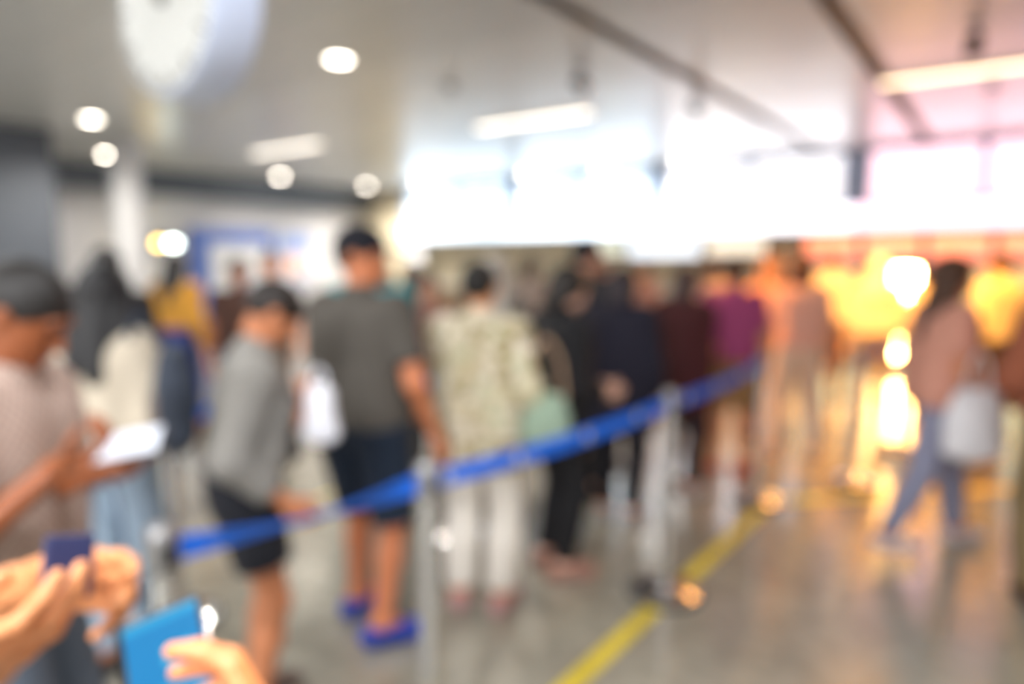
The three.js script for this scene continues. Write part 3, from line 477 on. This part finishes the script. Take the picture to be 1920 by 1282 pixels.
// ---------------------------------------------------------------- the people in the queue
const checkTex = canvasTex(256, 256, (c) => { c.fillStyle = '#b7a093'; c.fillRect(0, 0, 256, 256); for (let i = 0; i < 16; i++) for (let j = 0; j < 16; j++) { c.fillStyle = (i + j) % 2 ? '#8d7a74' : '#c9b3a5'; c.fillRect(i * 16 + 3, j * 16 + 3, 10, 10); } });
checkTex.repeat.set(4.5, 4.5);
const leafTex = canvasTex(512, 512, (c) => {
  c.fillStyle = '#cdc2a4'; c.fillRect(0, 0, 512, 512);
  for (let i = 0; i < 150; i++) { c.fillStyle = ['#96875c', '#b5a77e', '#e4dccb', '#8a7d52', '#d4c8aa', '#b4bb98', '#e2d8c4'][i % 7]; c.save(); c.translate(rnd() * 512, rnd() * 512); c.rotate(rnd() * 6); c.beginPath(); c.ellipse(0, 0, 16 + rnd() * 30, 8 + rnd() * 16, 0, 0, 7); c.fill(); c.restore(); }
});
leafTex.repeat.set(1.9, 1.9);
const SK = { tan: 0xc78058, brown: 0x93532f, fair: 0xe0a88c, pale: 0xe8b8a0, deep: 0x7c4a33 };
const F = (c, o) => fabric(c, o);
const black = 0x17171b, RIGHT = [0.809, 0, -0.588], AWAY = [-0.588, 0, -0.809], UPV = [0, 1, 0];
const shorts = (c, len, o = {}) => ({ name: 'shorts', m: F(c), len, loose: 0.024, ...o }), pants = (c, o = {}) => ({ name: 'trousers', m: F(c), ...o });

// man with the white phone
person({ x: -1.8, z: -0.52, turn: 132, h: 1.61, fine: true, cell: 0.012, skin: SK.brown, headPitch: 28, lean: 5, hair: { style: 'short', color: 0x14100d }, label: 'man in a pale checked shirt looking down at a bright white phone',
  top: { m: F('#ffffff', { key: 'check', map: checkTex }), hem: 0.88, sleeve: 0.85, loose: 0.026 }, bottom: pants(0x5f6a78), arms: { R: { world: [-1.515, 1.185, -0.535], f: [0.78, 0.32, -0.5], p: [-0.3, 0.9, 0.3], curl: GRIP, pole: [0.3, -0.35, -1] }, L: { world: [-1.6, 1.13, -0.63], f: [0.8, 0.15, -0.5], p: [0, 1, 0.2], curl: GRIP } } });
// woman in the white blouse
person({ x: -2.66, z: -1.12, turn: 205, h: 1.6, w: 0.92, skin: SK.tan, bust: true, headYaw: 25, headPitch: 8, hair: { style: 'long', color: 0x0e0d10 }, label: 'woman with long black hair in a cream blouse and light blue jeans',
  top: { name: 'blouse', m: F(0xd2c6b2), hem: 0.93, sleeve: 1.8, loose: 0.024 }, bottom: pants(0x9fb4c8), arms: { R: { at: [0.2, 1.0, 0.2] } } });
person({ x: -3.35, z: -1.12, turn: 190, h: 1.58, skin: SK.fair, bust: true, hair: { style: 'bob', color: 0x1d1613 }, label: 'person in a cream top beyond the woman in the cream blouse', top: { m: F(0xe6d2a4), hem: 0.9, sleeve: 0.6 }, bottom: pants(0x3a3c46) });
person({ x: -4.26, z: -1.85, turn: 60, h: 1.68, skin: SK.deep, hair: { style: 'short' }, label: 'dark-clothed person by the grey-blue pillar', top: { m: F(0x1c1a1e), sleeve: 1.8 }, bottom: pants(black) });
person({ x: -5.92, z: -3.12, turn: 205, h: 1.66, skin: SK.tan, hair: { style: 'long', color: 0x0c0b0d }, label: 'person with long black hair in an amber top and royal blue trousers', top: { m: F(0xc08a2e), hem: 1.05, sleeve: 1.8, loose: 0.03 }, bottom: pants(0x0f2f7c), cell: 0.02 });
person({ x: -5.01, z: -3.16, turn: 70, h: 1.62, skin: SK.brown, hair: { style: 'bun', color: 0x2a1a12 }, label: 'person in a dark brown top far behind the grey-shirted woman', top: { m: F(0x4b2f25) }, bottom: pants(0x2a3550), cell: 0.02 });
person({ x: -5.67, z: -3.92, turn: 40, h: 1.68, skin: SK.tan, hair: { style: 'short', color: 0x3b2a20 }, label: 'person in a pale grey shirt beside the blue framed board', top: { m: F(0xbfc2cc) }, bottom: pants(0x5b4a3c), cell: 0.02 });
// woman in grey
person({ x: -2.06, z: -1.285, turn: 150, h: 1.55, fine: true, cell: 0.012, skin: SK.tan, bust: true, headPitch: 38, lean: 8, stance: 0.08, w: 1.18, hair: { style: 'short', color: 0x1c130d }, label: 'woman in a grey long-sleeved shirt and dark shorts looking down',
  top: { m: F(0x8f8c86), hem: 1.01, sleeve: 1.72, loose: 0.03 }, bottom: { name: 'shorts', m: F(0x121520), len: 0.62, loose: 0.03, waist: 1.07 }, shoes: F(0x7a6a60),
  arms: { L: { world: [-1.90, 1.06, -1.39], f: [0.5, 0.75, -0.3], p: [-0.5, 0.3, 0.6], curl: GRIP }, R: { at: [0.2, 0.9, 0.12] } } });
// man in the cap
person({ x: -2.155, z: -1.895, turn: 192, h: 1.74, w: 1.06, fine: true, cell: 0.014, skin: 0xcf7f55, headYaw: -75, headPitch: 4, stance: 0.12, hair: { style: 'short', color: 0x15110f }, cap: F(0x161622), label: 'man in a dark cap, grey T-shirt, denim shorts and blue shoes',
  top: { name: 't_shirt', m: F(0x58534c), hem: 0.9, sleeve: 0.72, loose: 0.026 }, bottom: shorts(0x18283c, 0.98, { loose: 0.032 }), shoes: F(0x1a45b8), arms: { R: { at: [0.3, 0.86, 0.08], pole: [0.6, -0.3, -1] }, L: { at: [0.14, 1.02, 0.24] } }, legs: { L: { z: 0.1, toe: -10 }, R: { z: -0.06, toe: -45 } } });
person({ x: -2.9, z: -2.63, turn: 200, h: 1.72, w: 1.25, skin: SK.tan, hair: { style: 'short' }, label: 'person in a teal T-shirt behind the man in the cap', top: { m: F(0x1f9ba6), sleeve: 0.7, loose: 0.03 }, bottom: pants(0x33363f) });
person({ x: -3.32, z: -3.52, turn: 70, h: 1.52, skin: SK.fair, hair: { style: 'bob', color: 0x3a2a22 }, label: 'short person in a dusty pink top behind the queue', top: { m: F(0xb98a80) }, bottom: pants(0x55504c), cell: 0.018 });
// woman in the patterned blouse
person({ x: -1.88, z: -2.34, turn: 203, h: 1.6, w: 1.05, fine: true, cell: 0.014, skin: 0xdf9f72, bust: true, headYaw: -8, headPitch: 2, stance: 0.105, hair: { style: 'short', color: 0x15120f }, label: 'woman in a leaf-patterned blouse and white trousers seen from behind',
  top: { name: 'blouse', m: F('#ffffff', { key: 'leaf', map: leafTex }), hem: 0.72, sleeve: 1.75, loose: 0.032 }, bottom: pants(0xf3ece0, { flare: 0.012, loose: 0.02 }), shoes: F(0xc99a98), arms: { R: { at: [0.27, 0.92, 0.05], curl: GRIP }, L: { at: [0.08, 1.02, 0.26] } } });
person({ x: -2.56, z: -3.33, turn: 195, h: 1.63, skin: SK.fair, hair: { style: 'scarf', color: 0xd9d2c6 }, label: 'person in a white headscarf beyond the leaf-patterned blouse', top: { m: F(0x6e6a66), sleeve: 1.8 }, bottom: pants(0x3b3a3e), cell: 0.018 });
// dark group
person({ x: -1.8, z: -2.84, turn: 150, h: 1.58, w: 1.12, fine: true, cell: 0.014, skin: SK.pale, bust: true, headPitch: 25, headYaw: -10, lean: 5, hair: { style: 'bob', color: 0x1f1813 }, label: 'woman all in black looking down, fair face turned aside', top: { name: 'jacket', m: F(black), hem: 0.8, sleeve: 1.85, loose: 0.035 }, bottom: pants(0x131318), shoes: F(0xa87b6c), arms: { R: { at: [0.16, 1.02, 0.22] }, L: { at: [0.1, 1.0, 0.24] } } });
person({ x: -2.26, z: -3.92, turn: 178, h: 1.75, skin: SK.fair, headYaw: -20, hair: { style: 'short', color: 0x14121a }, label: 'tall man in a charcoal jacket ahead of the woman in black', top: { name: 'jacket', m: F(0x2a2a30), hem: 0.82, sleeve: 1.85, loose: 0.035 }, bottom: pants(0x17181d) });
person({ x: -1.86, z: -3.66, turn: 185, h: 1.56, skin: SK.fair, headPitch: 18, hair: { style: 'bob', color: 0x2a2028 }, label: 'person in a dark navy coat next to the charcoal jacket', top: { name: 'coat', m: F(0x1c1a2c), hem: 0.62, sleeve: 1.85, loose: 0.05 }, bottom: pants(0x15141c), shoes: F(0xb8b4b4) });
person({ x: -1.74, z: -4.34, turn: 165, h: 1.56, skin: SK.tan, headPitch: 14, hair: { style: 'bob', color: 0x4a3430 }, label: 'person in a dark maroon coat with hands folded', top: { name: 'coat', m: F(0x4a1a1e), hem: 0.66, sleeve: 1.8, loose: 0.045 }, bottom: pants(0x2a1a22), arms: { R: { at: [0.02, 1.08, 0.24], curl: GRIP }, L: { at: [0.02, 1.05, 0.22], curl: GRIP } }, shoes: F(0xc0b8b6) });
person({ x: -2.55, z: -4.6, turn: 150, h: 1.6, skin: SK.fair, hair: { style: 'short', color: 0x8d6f63 }, label: 'person in a mauve grey shirt beyond the maroon coat', top: { m: F(0xab8d8a), sleeve: 1.8 }, bottom: pants(0x6b5c58), cell: 0.018 });
person({ x: -1.63, z: -5.0, turn: 190, h: 1.62, w: 1.08, skin: 0xc98a64, hair: { style: 'short', color: 0x2e1a14 }, label: 'person in a purple T-shirt and ochre shorts with red shoes', top: { name: 't_shirt', m: F(0xa8487a), hem: 0.9, sleeve: 0.75, loose: 0.03 }, bottom: shorts(0xa67f52, 0.95), shoes: F(0xe2542f), cell: 0.018 });
person({ x: -1.72, z: -6.3, turn: 30, h: 1.64, skin: 0xe0ac88, hair: { style: 'long', color: 0x8a623e }, label: 'light-haired person in a pale coral top behind the purple T-shirt', top: { m: F(0xe3aa90), sleeve: 1.8 }, bottom: pants(0xd8b8a4), cell: 0.018 });
person({ x: -1.33, z: -5.71, turn: 205, h: 1.66, skin: 0xe6b494, hair: { style: 'bob', color: 0x5a3826 }, label: 'person in a pale pink top and cream trousers', top: { m: F(0xf8bfa8), hem: 0.92, sleeve: 0.8 }, bottom: pants(0xf1ddc8, { flare: 0.015 }), cell: 0.018, stance: 0.17, shoes: F(0xcdb5a6) });
// beyond, towards the doors
const crowd = [[-1.0, -7.3, 200, 1.62, 'scarf', 0xeee4cf, 0xe6d8bc, 0xb39f86, 'person in a cream top and a pale headscarf'], [-1.62, -8.3, 185, 1.68, 'short', 0x2c1c14, 0xd8cdbd, 0x6a4a3a, 'person in a light shirt and brown trousers near the glass doors'], [-0.62, -8.2, 30, 1.6, 'long', 0x3a2416, 0xf0e4c4, 0xcbb592, 'long-haired person in an ivory top near the glass doors'],
  [-2.6, -7.2, 160, 1.62, 'bob', 0x33211a, 0xd9b9a4, 0x7a5a48, 'person in a peach-pink shirt by the check-in counter'], [-0.05, -7.2, 230, 1.67, 'short', 0x2e1e14, 0xf0e2a8, 0x7d6248, 'person in a pale yellow shirt beyond the striding person'], [0.35, -6.1, 200, 1.64, 'short', 0x281a12, 0xb98a6a, 0x5c4436, 'person in a tan jacket at the far barrier'],
  [-3.6, -7.6, 175, 1.6, 'short', 0x3c2a22, 0xb7897c, 0x6e4a44, 'person in a dusty rose shirt at the counter'], [-4.4, -6.4, 190, 1.63, 'bob', 0x4a3a34, 0x9a8d86, 0x4a4648, 'person in a warm grey top farther along the queue'], [-5.6, -7.4, 180, 1.6, 'short', 0x2c2624, 0x7d8590, 0x44464e, 'person in a blue grey shirt near the small green screen'], [-4.9, -5.0, 195, 1.58, 'bob', 0x2e2320, 0xa06a5e, 0x54484a, 'person in a brick pink top behind the headscarf'], [-7.0, -6.6, 170, 1.62, 'short', 0x2b221e, 0x6d6258, 0x3c3c44, 'person in an olive grey shirt under the light boxes']];
for (const [x, z, turn, h, style, hc, tc, bc, label] of crowd) person({ x, z, turn, h, skin: 0xd09a74, hair: { style, color: hc }, top: { m: F(tc), sleeve: 1.7, loose: 0.03 }, bottom: pants(bc), cell: 0.022, label });
// walking person, warm glow painted into the top, and the edge person
person({ x: -0.28, z: -4.28, turn: 122, h: 1.63, skin: SK.tan, hair: { style: 'long', color: 0x4a2e1c }, lean: 4, label: 'striding person with long hair in a top tinted salmon by painted glow and lavender grey jeans', top: { m: F(0xd79a86), hem: 0.86, sleeve: 0.7, loose: 0.03 }, bottom: pants(0x9294ac), shoes: F(0xcfc6c8), cell: 0.016,
  legs: { L: { at: [0.08, 0.1, 0.2], toe: 5 }, R: { at: [-0.08, 0.1, -0.26], toe: -5 } }, arms: { R: { at: [0.2, 0.95, 0.22], curl: GRIP }, L: { at: [0.2, 0.9, 0.14] } } });
person({ x: 0.3, z: -3.84, turn: 195, h: 1.68, w: 1.1, skin: SK.brown, hair: { style: 'short', color: 0x2c1a12 }, label: 'person in a rust jacket and olive brown trousers', top: { name: 'jacket', m: F(0x96543a), sleeve: 1.8, loose: 0.04 }, bottom: pants(0x7d6a48, { loose: 0.035, flare: 0.02 }), cell: 0.016, shoes: F(0x3a2a1e), arms: { L: { at: [0.24, 1.05, 0.2] } } });
// the two neighbours whose hands reach into the picture
const dep = (px, py, d) => { const p = -Math.atan(156 / 1280), cp = Math.cos(p), sp = Math.sin(p), fw = V(-Math.sin(YAW) * cp, sp, -Math.cos(YAW) * cp), rt = V(Math.cos(YAW), 0, -Math.sin(YAW)), up = rt.clone().cross(fw); return V(0, EYE, 0).addScaledVector(fw, d).addScaledVector(rt, (px - 960) / 1280 * d).addScaledVector(up, -(py - 641) / 1280 * d); };
const neighbour = person({ x: -1.13, z: -0.107, turn: 128, h: 1.62, fine: true, skin: 0xd9925f, headPitch: 15, hair: { style: 'bob' }, label: 'person reaching in with a dark blue booklet held in both hands', top: { m: F(0x5a5f68), sleeve: 0.7 }, bottom: pants(0x4a5260), cell: 0.014,
  arms: { L: { world: [-0.875, 1.235, -0.265], f: [0.85, 0.12, -0.5], p: [0.35, -0.2, 0.85], curl: { index: [10, 25, 15], middle: [20, 40, 25], ring: [25, 45, 30], little: [30, 50, 30], thumb: [20, 10, 10, 0.5] }, pole: [0.4, -1, -0.4] }, R: { world: [-0.79, 1.235, -0.145], f: [0.82, 0.18, -0.52], p: [-0.3, 0.75, -0.55], curl: { index: [15, 30, 20], middle: [20, 35, 25], ring: [28, 40, 25], little: [32, 42, 25], thumb: [25, 10, 10, 0.4] }, pole: [0.4, -1, -0.4] } } });
const texter = person({ x: -0.5, z: 0.22, turn: 212, h: 1.6, fine: true, skin: 0xe0945f, headPitch: 18, hair: { style: 'short' }, label: 'person reaching in with a bright blue phone in one hand', top: { m: F(0x30343c), sleeve: 0.7 }, bottom: pants(0x30333c), cell: 0.014,
  arms: { R: { world: [-0.448, 1.15, -0.252], f: [-0.18, 0.62, -0.35], p: [-0.75, 0.35, 0.45], curl: { index: [35, 35, 20], middle: [42, 38, 20], ring: [48, 40, 22], little: [50, 42, 22], thumb: [38, -12, 10, 0.5] }, pole: [0.4, -1, -0.5] } } });

// ---------------------------------------------------------------- things carried
function phone(pos, look, rollDir, c, k, label, screenTex, w = 0.072, h = 0.146) {
  const g = thing('smartphone', label, 'phone', pos.toArray());
  const Z = look.clone().normalize(), Y = rollDir.clone().addScaledVector(Z, -rollDir.dot(Z)).normalize(), X = Y.clone().cross(Z);
  g.quaternion.setFromRotationMatrix(new THREE.Matrix4().makeBasis(X, Y, Z));
  part('case', rbox(w, h, 0.009, 0.008, 3), M.black, g);
  const sm = lit(c, k, screenTex ? { emissiveMap: screenTex } : {});
  part('screen', new THREE.PlaneGeometry(w - 0.006, h - 0.012), sm, g, [0, 0, 0.0049]);
  part('camera_lens', cyl(0.006, 0.006, 0.002, 16), M.frame, g, [w / 2 - 0.016, h / 2 - 0.016, -0.005], [Math.PI / 2, 0, 0]);
  part('side_button', rbox(0.002, 0.02, 0.003, 0.0009, 1), M.steel, g, [w / 2 + 0.0006, 0.03, 0]);
  const l = new THREE.RectAreaLight(c, k * 0.7, w - 0.01, h - 0.02); l.name = 'screen_light'; l.position.set(0, 0, 0.012); l.rotation.y = Math.PI; g.add(l);
  return g;
}
phone(dep(237, 835, 1.35), V(0.25, 0.75, 0.5), V(0.809, 0.28, -0.588), lin(0.86, 0.9, 1), 1.5, 'phone with a glowing white screen in the hand of the man in the checked shirt');
const uiTex = canvasTex(128, 256, (c) => { c.fillStyle = '#0088c8'; c.fillRect(0, 0, 128, 256); c.fillStyle = '#22a6dc'; c.fillRect(0, 0, 128, 16); c.fillRect(0, 120, 128, 5); c.fillStyle = '#129ad2'; c.fillRect(0, 125, 128, 60); c.fillStyle = '#48bde8'; c.fillRect(60, 60, 50, 30); });
const bluePhone = phone(dep(325, 1292, 0.62), V(0.42, 0.62, 0.66), V(-0.29, 0.93, 0.21), lin(1, 1, 1), 1.0, 'phone with a bright blue screen and a black flip cover', uiTex, 0.076, 0.152);
part('flip_cover', rbox(0.08, 0.158, 0.004, 0.002, 2), std(lin(0.012, 0.012, 0.012), { roughness: 0.9 }), bluePhone, [-0.06, 0, -0.036], [0, -1.1, 0]);
{
  const p = dep(128, 1062, 0.66), g = thing('passport', 'dark blue booklet held between two hands', 'booklet', p.toArray()); g.quaternion.setFromRotationMatrix(new THREE.Matrix4().lookAt(V(0, EYE, 0), p, V(0.35, 1, 0)));
  g.rotateY(0.35); part('cover', rbox(0.045, 0.06, 0.006, 0.003, 2), std(lin(0.02, 0.025, 0.09), { roughness: 0.6 }), g); part('pages', box(0.042, 0.057, 0.004), M.white, g, [0.0005, 0, 0]);
}
function pouch(name, label, category, pos, turn, w, h, d, m, strap, tilt = 0) {
  const g = thing(name, label, category, pos, turn); g.rotation.z = tilt;
  const f = blend([ell(0, h * 0.45, 0, w / 2, h * 0.46, d / 2), cone(V(-w * 0.34, h * 0.16, 0), V(w * 0.34, h * 0.16, 0), d * 0.42, d * 0.42), cone(V(-w * 0.28, h * 0.82, 0), V(w * 0.28, h * 0.82, 0), d * 0.22, d * 0.22), cone(V(-w * 0.12, h * 0.4, 0), V(-w * 0.12, h * 0.8, 0), d * 0.44, d * 0.3), cone(V(w * 0.12, h * 0.4, 0), V(w * 0.12, h * 0.8, 0), d * 0.44, d * 0.3)], 0.03);
  part('bag_body', surfaceNets(f, [-w * 0.7, -0.08, -d], [w * 0.7, h * 1.1, d], 0.011), m, g);
  for (const q of strap.at ?? [0]) { const c = new THREE.CatmullRomCurve3(strap.pts.map(([x, y, z]) => V(x, y, z + q))); part('strap', new THREE.TubeGeometry(c, 30, strap.r ?? 0.009, 8), strap.m ?? m, g); }
  if (strap.pocket) part('front_pocket', rbox(w * 0.6, h * 0.38, 0.05, 0.024, 3), strap.pocket, g, [0, h * 0.33, d * 0.42]);
  return g;
}
// white carrier bag held by the grey-shirted woman, her rucksack, and other bags
pouch('carrier_bag', 'bulging white plastic bag held by the grey-shirted woman', 'bag', [-1.797, 1.0, -1.404], 36 * DEG, 0.088, 0.2, 0.08, std(lin(0.82, 0.83, 0.88), { roughness: 0.35 }), { pts: [[-0.025, 0.16, 0], [-0.015, 0.23, 0], [0, 0.245, 0], [0.015, 0.23, 0], [0.025, 0.16, 0]], r: 0.006 });
pouch('rucksack', 'slate grey rucksack on the back of the grey-shirted woman', 'rucksack', [-2.15, 0.98, -1.115], -30 * DEG, 0.23, 0.38, 0.13, F(0x3a4250), { pts: [[-0.09, 0.34, 0.04], [-0.09, 0.44, 0.1], [-0.09, 0.36, 0.13]], r: 0.012, pocket: F(0x8e8078) });
pouch('handbag', 'mint green handbag at the side of the leaf-patterned blouse', 'bag', [-1.54, 0.82, -2.36], 30 * DEG, 0.21, 0.23, 0.1, F(0x9db39c), { pts: [[-0.08, 0.2, 0], [-0.05, 0.38, 0], [0, 0.45, 0], [0.05, 0.38, 0], [0.08, 0.2, 0]], r: 0.008, m: F(0xcba888) });
pouch('sling_bag', 'black sling bag at the hip of the man in the cap', 'bag', [-2.53, 0.72, -1.7], 50 * DEG, 0.26, 0.34, 0.13, F(0x15161a), { pts: [[-0.08, 0.28, 0], [0, 0.5, 0.02], [0.1, 0.64, 0.06]], r: 0.011 });
pouch('tote_bag', 'white tote bag carried by the striding person', 'bag', [-0.09, 0.58, -4.06], 30 * DEG, 0.3, 0.42, 0.1, std(lin(0.8, 0.79, 0.82), { roughness: 0.7, map: fleck }), { pts: [[-0.06, 0.36, 0], [-0.03, 0.52, 0], [0.0, 0.56, 0], [0.03, 0.52, 0], [0.06, 0.36, 0]], r: 0.008 });
pouch('shoulder_bag', 'navy bag by the light blue jeans of the woman in the cream blouse', 'bag', [-2.4, 0.42, -0.98], 36 * DEG, 0.2, 0.2, 0.09, F(0x17264e), { pts: [[-0.06, 0.16, 0], [-0.04, 0.4, 0], [0, 0.48, 0], [0.04, 0.4, 0], [0.06, 0.16, 0]], r: 0.007 });

renderer.render(scene, camera);
